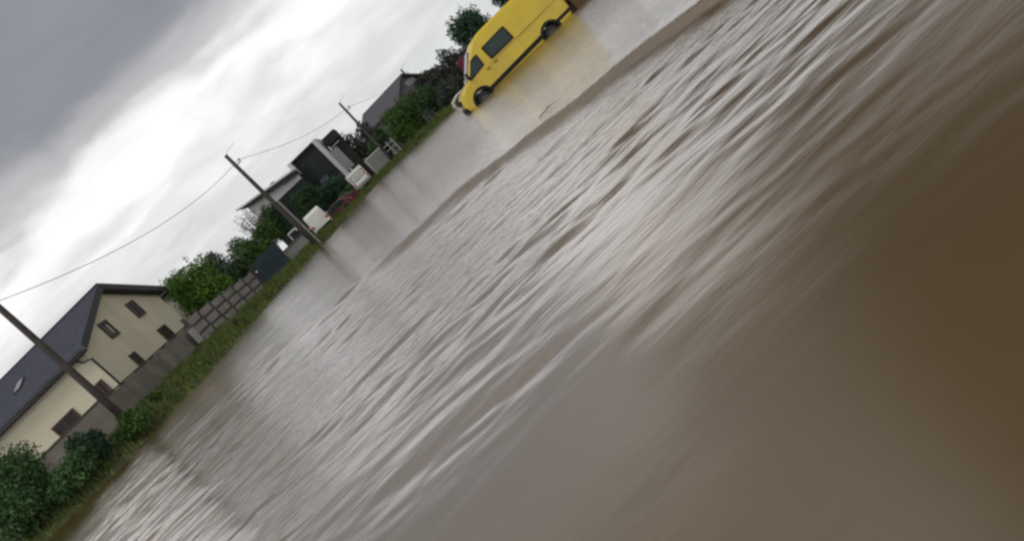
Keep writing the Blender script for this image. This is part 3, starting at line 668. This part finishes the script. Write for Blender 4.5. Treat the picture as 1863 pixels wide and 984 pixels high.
b = MB(); b.tube([(-.35, -ov-.07, e-.3), (-.3, -.25, e-.6), (0.07, -0.06, e-.75), (0.07, -.06, 0)], 0.06, 8); b.build('drainpipe', M['trim_dark'], hs)
chp = loc_(plane_pt(8, 688, (A.x, A.y, 0), ldir)) if False else Vector((-8.3, WG/2, a_+.3))
b = MB(); b.box((-8.6, WG/2+.2, a_+.15), (0.8, 0.6, 0.9)); b.box((-8.6, WG/2+.2, a_+.62), (0.94, 0.74, 0.1)); b.build('chimney', M['trim_dark'], roof, 0.01)
# skylight on the near slope
wsl = Matrix.Rotation(rz, 3, 'Z')
nsl = wsl @ Vector((0, -sl_, 1)); osl = wsl @ Vector((0, WG/2, a_+.27)) + Vector((A.x, A.y, BZ))
qs = loc_(plane_pt(36, 702, osl, nsl))
b = MB(); sx_ = qs.x; st = (WG/2 - qs.y)/(WG/2+ov)
yy = WG/2 - st*(WG/2+ov); zz = a_ + .05 - sl_*st*(WG/2+ov) + th
Rk = Matrix.Rotation(math.atan(sl_), 3, 'X')
b.box((sx_, yy, zz+.03), (0.55, 1.2, 0.10), R=Rk); sk = b.build('skylight', M['trim_dark'], roof)
b = MB(); b.box((sx_, yy-.02, zz+.08), (0.42, 1.05, 0.03), R=Rk); b.build('pane', glassmat('sky_pane', (0.45, 0.46, 0.48), 0.05), sk)
# windows on the gable (x = 0 face) and on the long side (y = 0 face)
def gwin(px_, py_, w, hgt, lab=None, blind=False):
    q = loc_(plane_pt(px_, py_, A, ldir)); y, z_ = q.y, q.z
    b = MB()
    for dy_, dz_, ww, hh in ((0, hgt/2, w+.1, .1), (0, -hgt/2, w+.1, .1), (-w/2, 0, .1, hgt), (w/2, 0, .1, hgt), (0, 0, .07, hgt)): b.box((0.045, y+dy_, z_+dz_), (0.11, ww, hh))
    f_ = b.build('window', M['win_brown'], hs)
    if lab: f_['label'] = lab
    b = MB(); b.box((0.03, y, z_), (0.04, w-.06, hgt-.06)); b.build('pane', M['winglass'], f_)
    if blind: b = MB(); b.box((0.055, y+.1, z_-.05), (0.02, w*.35, hgt*.62)); b.build('blind', M['curtain'], f_)
    b = MB(); b.box((0.05, y, z_-hgt/2-.085), (0.14, w+.14, .05)); b.build('sill', M['win_brown'], f_)
gwin(196, 599, 1.05, 0.95, 'brown attic window with a pale blind', True)
gwin(245, 562, 1.15, 0.98)
gwin(302, 606, 1.3, 0.9); gwin(250, 655, 0.75, 0.9)
def lwin(px_, py_, w, hgt, nm='window'):
    q = loc_(plane_pt(px_, py_, A, gdir)); x, z_ = q.x, q.z
    b = MB()
    for dx_, dz_, ww, hh in ((0, hgt/2, w+.1, .1), (0, -hgt/2, w+.1, .1), (-w/2, 0, .1, hgt), (w/2, 0, .1, hgt), (0, 0, .07, hgt)): b.box((x+dx_, -0.045, z_+dz_), (ww, .11, hh))
    f_ = b.build(nm, M['win_brown'], hs)
    b = MB(); b.box((x, -.03, z_), (w-.06, .04, hgt-.06)); b.build('pane', M['winglass'], f_)
lwin(124, 770, 1.45, 0.75); lwin(187, 708, 0.6, 0.8)
# pale side extension with a lean-to roof
q1 = P(322, 548, 62)
ex = empty('extension', (q1.x, 62, BZ), rz, 'pale narrow outbuilding with a sloping dark roof behind the cream gable', 'building')
b = MB(); b.poly([(0, 0, 0), (0, 5, 0), (0, 5, 4.9), (0, 0, 4.2)], (-2.2, 0, 0)); b.build('wall', M['cream_pale'], ex)
b = MB(); b.poly([(0.3, -.3, 4.2), (0.3, 5.3, 4.97), (0.3, 5.3, 5.12), (0.3, -.3, 4.35)], (-2.6, 0, 0)); b.build('roof', M['trim_dark'], ex)

# ------------------------------------------------------------------ walls and fences along the bank
WA, WB = Vector((-16.0, 39.0, 0)), Vector((-15.3, 52.0, 0))
wd = (WB-WA); wl = wd.length; wz = math.atan2(wd.y, wd.x)
wr_ = empty('garden_wall', (WA.x, WA.y, 0.3), wz, 'grey rendered garden wall in front of the cream house', 'wall')
b = MB(); n_ = 6
for i in range(n_): b.box((wl*(i+.5)/n_, 0, 0.95), (wl/n_-.03, 0.2, 1.9))
b.build('wall_panel', M['concrete'], wr_, 0.01)
for i in range(n_+1):
    b = MB(); b.box((wl*i/n_, 0, 0.97), (0.24, 0.27, 1.95)); b.build('pier', M['concrete'], wr_, 0.01)
b = MB(); b.box((wl/2, 0, 1.97), (wl+.3, 0.32, 0.07)); b.build('coping', M['post_conc'], wr_, 0.01)
w2 = empty('garden_wall', (WA.x-.14, WA.y-.02, 0.3), math.pi - 0.05, 'grey wall section left of the first pole, half hidden by shrubs', 'wall')
b = MB(); b.box((6, 0, 1.02), (12, 0.2, 2.04)); b.build('wall_panel', M['concrete'], w2, 0.01)
b = MB(); b.box((6.1, 0, 2.07), (12.1, 0.3, 0.07)); b.build('coping', M['post_conc'], w2, 0.01)
# plates lying against the wall
c = P(344, 606, 50.0)
b = MB(); b.box((0, 0, .45), (0.9, 0.08, 0.9)); o = b.build('board', M['greywall'], None, 0.01, loc=(WB.x+.35, 50.8, 1.05)); o.rotation_euler = (0.1, 0, wz); tag(o, 'pale grey board leaning at the right end of the grey wall', 'board')

def precast_fence(name, label, p0, p1, n, top0, top1, z0, z1, mt, rows=3):
    d = p1-p0; l = d.length; r = empty(name, (p0.x, p0.y, 0), math.atan2(d.y, d.x), label, 'fence'); st = l/n
    for i in range(n):
        b = MB(); x = st*(i+.5); t = (i+.5)/n; lo = z0+(z1-z0)*t; hgt = top0+(top1-top0)*t-lo
        b.box((x, 0, lo+hgt*.48), (st-.1, 0.05, hgt*.96))
        for k in range(rows): b.box((x, 0, lo+hgt*(k+.5)/rows), (st-.26, 0.13, hgt/rows-.16))
        o = b.build('panel', M['post_conc'], r); o.data.materials.append(mt)
        for pi, pg in enumerate(o.data.polygons): pg.material_index = 0 if pi < 6 else 1
    for i in range(n+1):
        t = i/n; lo = z0+(z1-z0)*t; hgt = top0+(top1-top0)*t-lo
        b = MB(); b.box((st*i, 0, lo+hgt*.45), (0.17, 0.18, hgt*1.2)); b.build('post', M['post_conc'], r, 0.015)
    return r
fA = Vector((-15.25, 52.3, 0)); fB = P(472, 512, 62.0); fB.z = 0
precast_fence('panel_fence', 'precast concrete panel fence with dark posts right of the cream house', fA, fB, 6, 2.6, 2.0, 0.85, 0.40, M['concrete_light'])
# dark teal gate
tA = P(470, 503, 62.2); tB = P(520, 466, 63.2)
gt = empty('sheet_gate', (tA.x, tA.y, 0.45), math.atan2(tB.y-tA.y, tB.x-tA.x), 'dark teal sheet metal gate between the panel fence and the grey shed', 'gate')
gl = (Vector((tB.x, tB.y, 0))-Vector((tA.x, tA.y, 0))).length
b = MB()
for i in range(14): b.box((gl*(i+.5)/14, -.02*(i % 2), 0.92), (gl/14+.004*(i%2), 0.03, 1.75))
b.build('sheet', M['teal'], gt)
b = MB(); b.box((gl/2, 0.02, 1.82), (gl, .07, .07)); b.box((gl/2, .03, .12), (gl, .07, .07)); b.box((0, .0, .95), (.1, .1, 1.9)); b.box((gl, .0, .95), (.1, .1, 1.9)); b.build('gate_frame', M['trim_dark'], gt)
b = MB(); b.box((0.12, -.08, 1.25), (0.1, .05, .12)); b.build('latch', M['chrome'], gt, 0.01)
# grey shed with white roof edge
sA = P(506, 449, 64.2); g0 = hz(sA.x+.8, 64.2)
sh = empty('garden_shed', (sA.x, 64.2, g0), math.radians(6), 'low grey shed with a white edged canopy left of the second pole', 'shed')
SH = 1.40 - g0
b = MB(); b.box((1.0, .8, SH/2), (2.0, 1.6, SH)); b.build('wall', M['greysheet'], sh)
b = MB()
for i in range(8): b.box((0.14+i*.245, -.012, SH/2), (.03, .03, SH-.1))
b.build('batten', M['concrete'], sh)
b = MB(); b.box((1.0, .78, SH+.04), (2.1, 1.75, .07)); b.build('roof', M['roof_grey'], sh)
b = MB(); b.box((1.55, .05, SH+.62), (1.05, .09, .09)); b.box((2.06, .05, SH+.2), (.09, .09, .85)); b.box((1.85, .06, SH+.50), (.36, .05, .2)); b.box((1.55, .7, SH+.62), (1.05, 1.3, .05)); b.box((1.06, .05, SH+.3), (.06, .06, .6)); b.build('canopy', M['white'], sh, .01)
# low timber fence in front, right of second pole: grey boards
lA = P(592, 420, 68); lB = P(606, 402, 69.5)
# grey sheet enclosure by the third pole
gA = P(690, 297, 81.5); g0 = hz(gA.x, 81.5)
en = empty('storage_container', (gA.x-.75, 81.5, g0-.1), math.radians(8), 'grey sheet metal container with pale edges right of the framed white van', 'container')
b = MB(); b.box((0.85, .8, .85), (1.7, 1.6, 1.7)); b.build('wall', M['greysheet'], en)
b = MB(); b.box((0.85, -.03, 1.72), (1.85, .07, .08)); b.box((1.72, -.03, 0.9), (.08, .07, 1.8)); b.box((0.0, -.03, 0.9), (.06, .07, 1.7)); b.build('edge_frame', M['white'], en)
b = MB()
for i in range(7): b.box((.12+i*.24, -.012, .85), (.05, .03, 1.66))
b.build('rib', M['greysheet'], en)
# pale railing posts next to the container
rl = P(712, 276, 81); rg = hz(rl.x, 81)
rr_ = empty('railing', (rl.x-.35, 81, rg), math.radians(-8), 'thin pale railing between the container and the big round bush', 'railing')
for i in range(3):
    b = MB(); b.box((i*.55, 0, .85), (.07, .07, 2.0 if i == 0 else 1.5)); b.build('post', M['fin'], rr_)
b = MB(); b.box((.55, 0, 1.35), (1.3, .04, .06)); b.box((.55, 0, .9), (1.3, .04, .06)); b.build('rail', M['fin'], rr_)

# two dark stakes at the waterline
for i, (px_, py_, lab) in enumerate(((434, 590, 'short black stake at the waterline, the left of a close pair'), (446, 591, 'short black stake at the waterline, the right of a close pair'))):
    c = P(px_, py_, 46); b = MB(); b.tube([(0, 0, -.9), (0.01, 0, .25), (0, .01, .42)], .13, 12, .12); b.lathe((0, .01, .42), [(.125, 0), (.12, .04), (.001, .05)], 'Z', 12)
    o = b.build('mooring_stake', M['black'], None, loc=(c.x, 46, c.z-.1)); tag(o, lab, 'stake', 'pair of black stakes')

# ------------------------------------------------------------------ utility poles and wires
def pole(label, base, top, r0, r1, stub=False, cross=1.0, lean=None):
    base, top = Vector(base), Vector(top); r = empty('utility_pole', base, 0, label, 'pole', 'utility poles along the bank'); d = top-base
    b = MB(); b.tube([(0, 0, -1.0), d*.3, d*.65, d], r0, 14, r1); b.build('shaft', M['wood_pole'], r)
    t = d*(1 - 0.95/d.length)*cross + d*(1-cross)*0.9
    b = MB(); b.bar(t - Vector((.14, 0, 0)), t + Vector((.46, -.06, .05)), .05, .06); cr_ = b.build('crossarm', M['wood_pole'], r)
    b = MB(); q = t + Vector((.42, -.06, .07)); b.lathe(q, [(.02, 0), (.02, .05), (.06, .06), (.055, .11), (.065, .14), (.03, .20), (.001, .21)], 'Z', 10); b.build('insulator', M['trim_dark'], cr_)
    b = MB(); b.tube([d*.995, d + Vector((.3, 0, .10)), d + Vector((.62, 0, .13)), d + Vector((.95, 0, .22))], .018, 6, .010); b.build('bracket', M['wire'], r)
    if stub:
        b = MB(); b.bar(Vector((.28, -.05, -.8)), Vector((.26, -.03, 0)) + d*.47, .13, .16); b.build('concrete_stub', M['pole_grey'], r, .01)
        b = MB()
        for k in (.12, .40): b.bar(d*k + Vector((-.2, -.03, 0)), d*k + Vector((.38, -.03, 0)), .05, .4)
        b.build('strap', M['trim_dark'], r)
    return t + Vector((0, 0, .2)) + base
p1b = P(222, 757, 35.6); p1t = P(-80, 490, 35.6)
T1 = pole('dark utility pole standing before the cream house', p1b, p1t, .17, .115, cross=1.0)
p2b = P(577, 446, 60); p2t = P(410, 283, 60)
T2 = pole('tall dark utility pole on a grey stub in front of the flat roofed house', p2b, p2t, .19, .12, True, 1.0)
p3b = P(716, 294, 80); p3t = P(617, 188, 80); 
T3 = pole('utility pole between the brown annex and the dark roofed house', p3b, p3t, .16, .10, cross=1.0)
p4t = P(729, 127, 116); p4b = Vector((p4t.x+.15, 116, .3))
T4 = pole('farthest utility pole, rising beside the gable of the dark roofed house', p4b, p4t, .17, .12, cross=1.0)
def wire(label, a, c, sag, off=0.0, r=.014):
    a, c = Vector(a), Vector(c); n = 26; pts = [a.lerp(c, i/n) + Vector((off, 0, -sag*4*(i/n)*(1-i/n))) for i in range(n+1)]
    b = MB(); b.tube(pts, r, 5, r); o = b.build('overhead_wire', M['wire'], None); tag(o, label, 'wire', 'overhead wires')
wire('overhead wire sagging across the sky between the first and second poles', T1 + Vector((.2, -.1, -1.1)), T2 + Vector((.42, -.1, 0)), .85, 0, .015)
wire('thin overhead wire running from the second pole over the flat roofed house', T2 + Vector((.42, -.1, 0)), T3 + Vector((.4, -.1, 0)), .55, 0, .015)
wire('faint overhead wire between the third pole and the farthest pole', T3 + Vector((.4, -.1, 0)), T4 + Vector((.4, 0, 0)), .5, 0, .014)
# short mast with crossbar over the hedge and the dish below it
c = P(413, 457, 88); g0 = hz(c.x, 88); ms = empty('mast', (c.x, 88, g0), 0, 'short dark mast with a crossbar poking above the hedge', 'mast')
b = MB(); b.tube([(0, 0, 0), (0, 0, c.z-g0+.1)], .06, 8, .05); b.build('shaft', M['trim_dark'], ms)
b = MB(); b.bar((-.7, 0, c.z-g0-.85), (.75, 0, c.z-g0-.55), .08); b.build('crossbar', M['trim_dark'], ms)
c = P(428, 467, 79.3); ds = empty('satellite_dish', (c.x, 79.3, hz(c.x, 79.3)), 0, 'pale grey dish just below the short mast, among dark leaves', 'dish')
b = MB(); hh = c.z - ds.location.z
b.lathe((0, -.35, hh), [(.001, .12), (.14, .10), (.26, .05), (.36, -.02), (.37, 0), (.26, .08), (.001, .16)], 'Y', 24); b.build('reflector', M['greysheet'], ds)
b = MB(); b.tube([(0, 0, 0), (0, 0, hh)], .05, 8); b.tube([(0, -.25, hh), (0, -.9, hh-.1)], .02, 6); b.build('support', M['trim_dark'], ds)

# ------------------------------------------------------------------ flat roofed house
mh = empty('modern_house', (0, 0, 0), 0, 'flat roofed house with white fascia, dark glass block and grey fins behind the second pole', 'house')
Yw = 84.0
def WP(px_, py_, dY=0.0): q = P(px_, py_, Yw+dY); return Vector((q.x, 0, q.z))
wing = empty('wing', (0, Yw, 0), 0); wing.parent = mh
q0, q1, q2, q3 = WP(450, 378), WP(541.6, 317.5), WP(547.7, 325), WP(468, 400)
b = MB(); b.poly([(q0.x, .3, 0), (q1.x, .3, 0), (q1.x, .3, q1.z), (q0.x, .3, q0.z)], (0, 5, 0)); b.build('wall', M['darkclad'], wing)
b = MB(); b.poly([q0, q1, Vector((q1.x, 0, q2.z)), Vector((q0.x, 0, q3.z))], (0, .27, 0)); b.build('fascia', M['offwhite'], wing, .01)
r0, r1 = WP(431, 381), WP(531, 309)
b = MB(); b.poly([Vector((r0.x, -.9, r0.z)), Vector((r1.x, -.9, r1.z)), Vector((r1.x, -.9, r1.z-.17)), Vector((r0.x, -.9, r0.z-.17))], (0, 6.6, 0)); b.build('roof', M['white'], wing, .01)
b = MB(); b.poly([Vector((r0.x+.15, -.7, r0.z-.175)), Vector((r1.x, -.7, r1.z-.175)), Vector((r1.x, -.7, q1.z+.01)), Vector((q0.x-.1, -.7+.75, q0.z+.01)) + Vector((0, -.75, 0))], (0, 6, 0)); b.build('soffit', M['trim_dark'], wing)
ww_ = (q1.x-q0.x)/3
for i in range(3):
    b = MB(); x = q0.x + ww_*(i+.5); zc = q3.z-1.35
    for xx, zz, ww, hh_ in ((x, zc+1.2, ww_-.2, .1), (x, zc-1.2, ww_-.2, .1), (x-ww_/2+.1, zc, .1, 2.4), (x+ww_/2-.1, zc, .1, 2.4)): b.box((xx, .27, zz), (ww, .1, hh_))
    f_ = b.build('window', M['trim_dark'], wing)
    b = MB(); b.box((x, .28, zc), (ww_-.25, .05, 2.35)); b.build('pane', M['glass_house'], f_)
vv = WP(488, 336)
b = MB(); b.tube([(vv.x, 2.5, vv.z-.7), (vv.x, 2.5, vv.z-.1)], .16, 10); b.lathe((vv.x, 2.5, vv.z-.1), [(.3, 0), (.3, .12), (.001, .2)], 'Z', 12); b.build('vent', M['trim_dark'], wing)
def XZ(px_, py_, Y): q = P(px_, py_, Y); return q.x, q.z
x0, zt = XZ(530, 297, 88); x1, _ = XZ(573, 264, 88)
blk = empty('glass_block', (0, 88, 0), 0); blk.parent = mh
b = MB(); b.box(((x0+x1)/2, 3.5, zt/2), (x1-x0, 6.6, zt-.05)); b.build('wall', M['darkclad'], blk)
b = MB(); b.box(((x0+x1)/2, 3.4, zt+.02), (x1-x0+.5, 7.2, .12)); b.build('roof', M['trim_dark'], blk)
for nm_, xa in (('fin', x0-.2), ('fin', x1+.22)):
    b = MB(); b.box((xa, 3.0, zt/2+.03), (.40, 7.6, zt+.1)); b.build(nm_, M['fin'], blk, .01)
for k in range(2):
    zc = zt*.33 + k*zt*.38
    b = MB(); W_ = x1-x0-.1
    for dx_ in (-W_/2+.05, 0, W_/2-.05): b.box(((x0+x1)/2+dx_, .16, zc), (.08, .08, zt*.34))
    for dz2 in (-zt*.17, zt*.17): b.box(((x0+x1)/2, .16, zc+dz2), (W_, .08, .08))
    f_ = b.build('window', M['trim_dark'], blk)
    b = MB(); b.box(((x0+x1)/2, .17, zc), (W_-.1, .04, zt*.33)); b.build('pane', M['glass_house'], f_)
b = MB(); b.box((x0+1.1, .05, zt*.52), (.9, .1, .5)); b.build('balcony_panel', mat('balcony_glass', (.07, .09, .095), .2, .2, 2), blk)
ax0, at = XZ(584, 257, 90.5); ax1, _ = XZ(603, 237, 90.5); ax0 += .15
an = empty('annex', (0, 90.5, 0), 0); an.parent = mh
ax1 = XZ(641, 272, 90.5)[0]
b = MB(); b.box(((ax0+ax1)/2, 2.5, at/2), (ax1-ax0, 5, at)); b.build('wall', M['brownclad'], an)
b = MB(); b.box(((ax0+ax1)/2, 2.3, at-.42), (ax1-ax0+.1, 5.5, .9)); b.build('roof', M['darkclad'], an, .02)
pa, pz1 = XZ(598, 280, 90); pb, pz0 = XZ(640, 303, 90)
pxa = XZ(600, 284, 90)[0]
b = MB(); b.box(((pxa+XZ(609, 265, 90)[0])/2, -.15, (pz0+pz1)/2), (XZ(609, 265, 90)[0]-pxa+.1, .3, pz1-pz0+.15)); b.build('panel', M['greywall'], an, .01)
b = MB(); b.box(((ax0+ax1)/2-.15, -.3, pz1+.22), (ax1-ax0-.3, .5, .07)); b.build('canopy', M['fin'], an)

# ------------------------------------------------------------------ dark roofed house, far
Gp = P(727, 139, 108); Rp = P(662, 206, 113)
rd = Vector((Rp.x-Gp.x, Rp.y-Gp.y, 0)); rl_ = rd.length; rdn = rd.normalized(); rzz = math.atan2(-rdn.y, -rdn.x)
dh = empty('dark_house', (Gp.x, Gp.y, 0), rzz, 'grey brown house with a dark gable roof behind the big round bush', 'house')   # local x points out of the gable
az = Gp.z-.1; hw_ = 3.2; ez_ = az-1.75
b = MB(); sec = [(-hw_, 0), (hw_, 0), (hw_, ez_), (0, az), (-hw_, ez_)]
b.add([(0, y, q) for y, q in sec] + [(-rl_, y, q) for y, q in sec], [(0, 1, 2, 3, 4), (9, 8, 7, 6, 5)] + [(i, (i+1) % 5, 5+(i+1) % 5, 5+i) for i in range(5)]); b.build('wall', mat('dark_render', (.13, .12, .12), .9, .1, 1), dh)
b = MB(); s_ = 1.75/hw_
for sg in (-1, 1):
    q = [(.35, 0, az), (.35, sg*(hw_+.5), az-s_*(hw_+.5)), (-rl_-.3, sg*(hw_+.5), az-s_*(hw_+.5)), (-rl_-.3, 0, az)]
    b.add(q + [(x, y, z_+.18) for x, y, z_ in q], [(0, 1, 2, 3), (4, 5, 6, 7), (0, 1, 5, 4), (1, 2, 6, 5), (2, 3, 7, 6), (3, 0, 4, 7)])
b.build('roof', M['roof_grey'], dh)
b = MB()
for sg in (-1, 1): b.bar((.4, 0, az+.05), (.4, sg*(hw_+.5), az+.05-s_*(hw_+.5)), .06, .3)
b.build('bargeboard', M['trim_dark'], dh)
b = MB(); b.box((.05, 0.7, az-1.15), (.1, 2.0, .6)); f_ = b.build('window', M['greywall'], dh)
b = MB(); b.box((.09, 0.7, az-1.15), (.06, 1.8, .42)); b.build('pane', mat('lilac_blind', (.26, .25, .27), .5, .1, 2), f_)
b = MB(); b.box((-rl_*.55, -hw_-.03, 2.6), (1.2, .08, 1.0)); b.build('window', M['trim_dark'], dh)

# ------------------------------------------------------------------ floating sticks by the wave crest
c = P(997, 205, 15.0)
fs_ = MB()
fs_.tube([(-.3, -.1, 0), (-.05, 0, .01), (.14, .02, .015), (.34, .1, 0)], .013, 6, .006)
for x_, y_, ex_, ey_ in ((-.2, -.06, -.02, -.28), (-.02, .01, .22, .30), (.12, .02, .36, -.12), (-.12, -.03, .02, .2)): fs_.tube([(x_, y_, .005), ((x_+ex_)/2, (y_+ey_)/2, .02), (ex_, ey_, 0)], .008, 5, .004)
o = fs_.build('drifting_branch', M['stick'], None, loc=(c.x, 15.0, .05)); o.scale = (0.62, 1.0, 1.0); tag(o, 'small pale brown branch drifting just behind the wave crest', 'branch')

# ------------------------------------------------------------------ render
vs_ = S.view_settings; vs_.view_transform = 'Standard'; vs_.look = 'None'; vs_.exposure = 0.18; vs_.gamma = 1.0; vs_.use_curve_mapping = False
S.render.engine = 'CYCLES'
try:
    S.cycles.pixel_filter_type = 'BLACKMAN_HARRIS'; S.cycles.filter_width = 2.7
except Exception: pass
S.render.resolution_x = 1024; S.render.resolution_y = 540
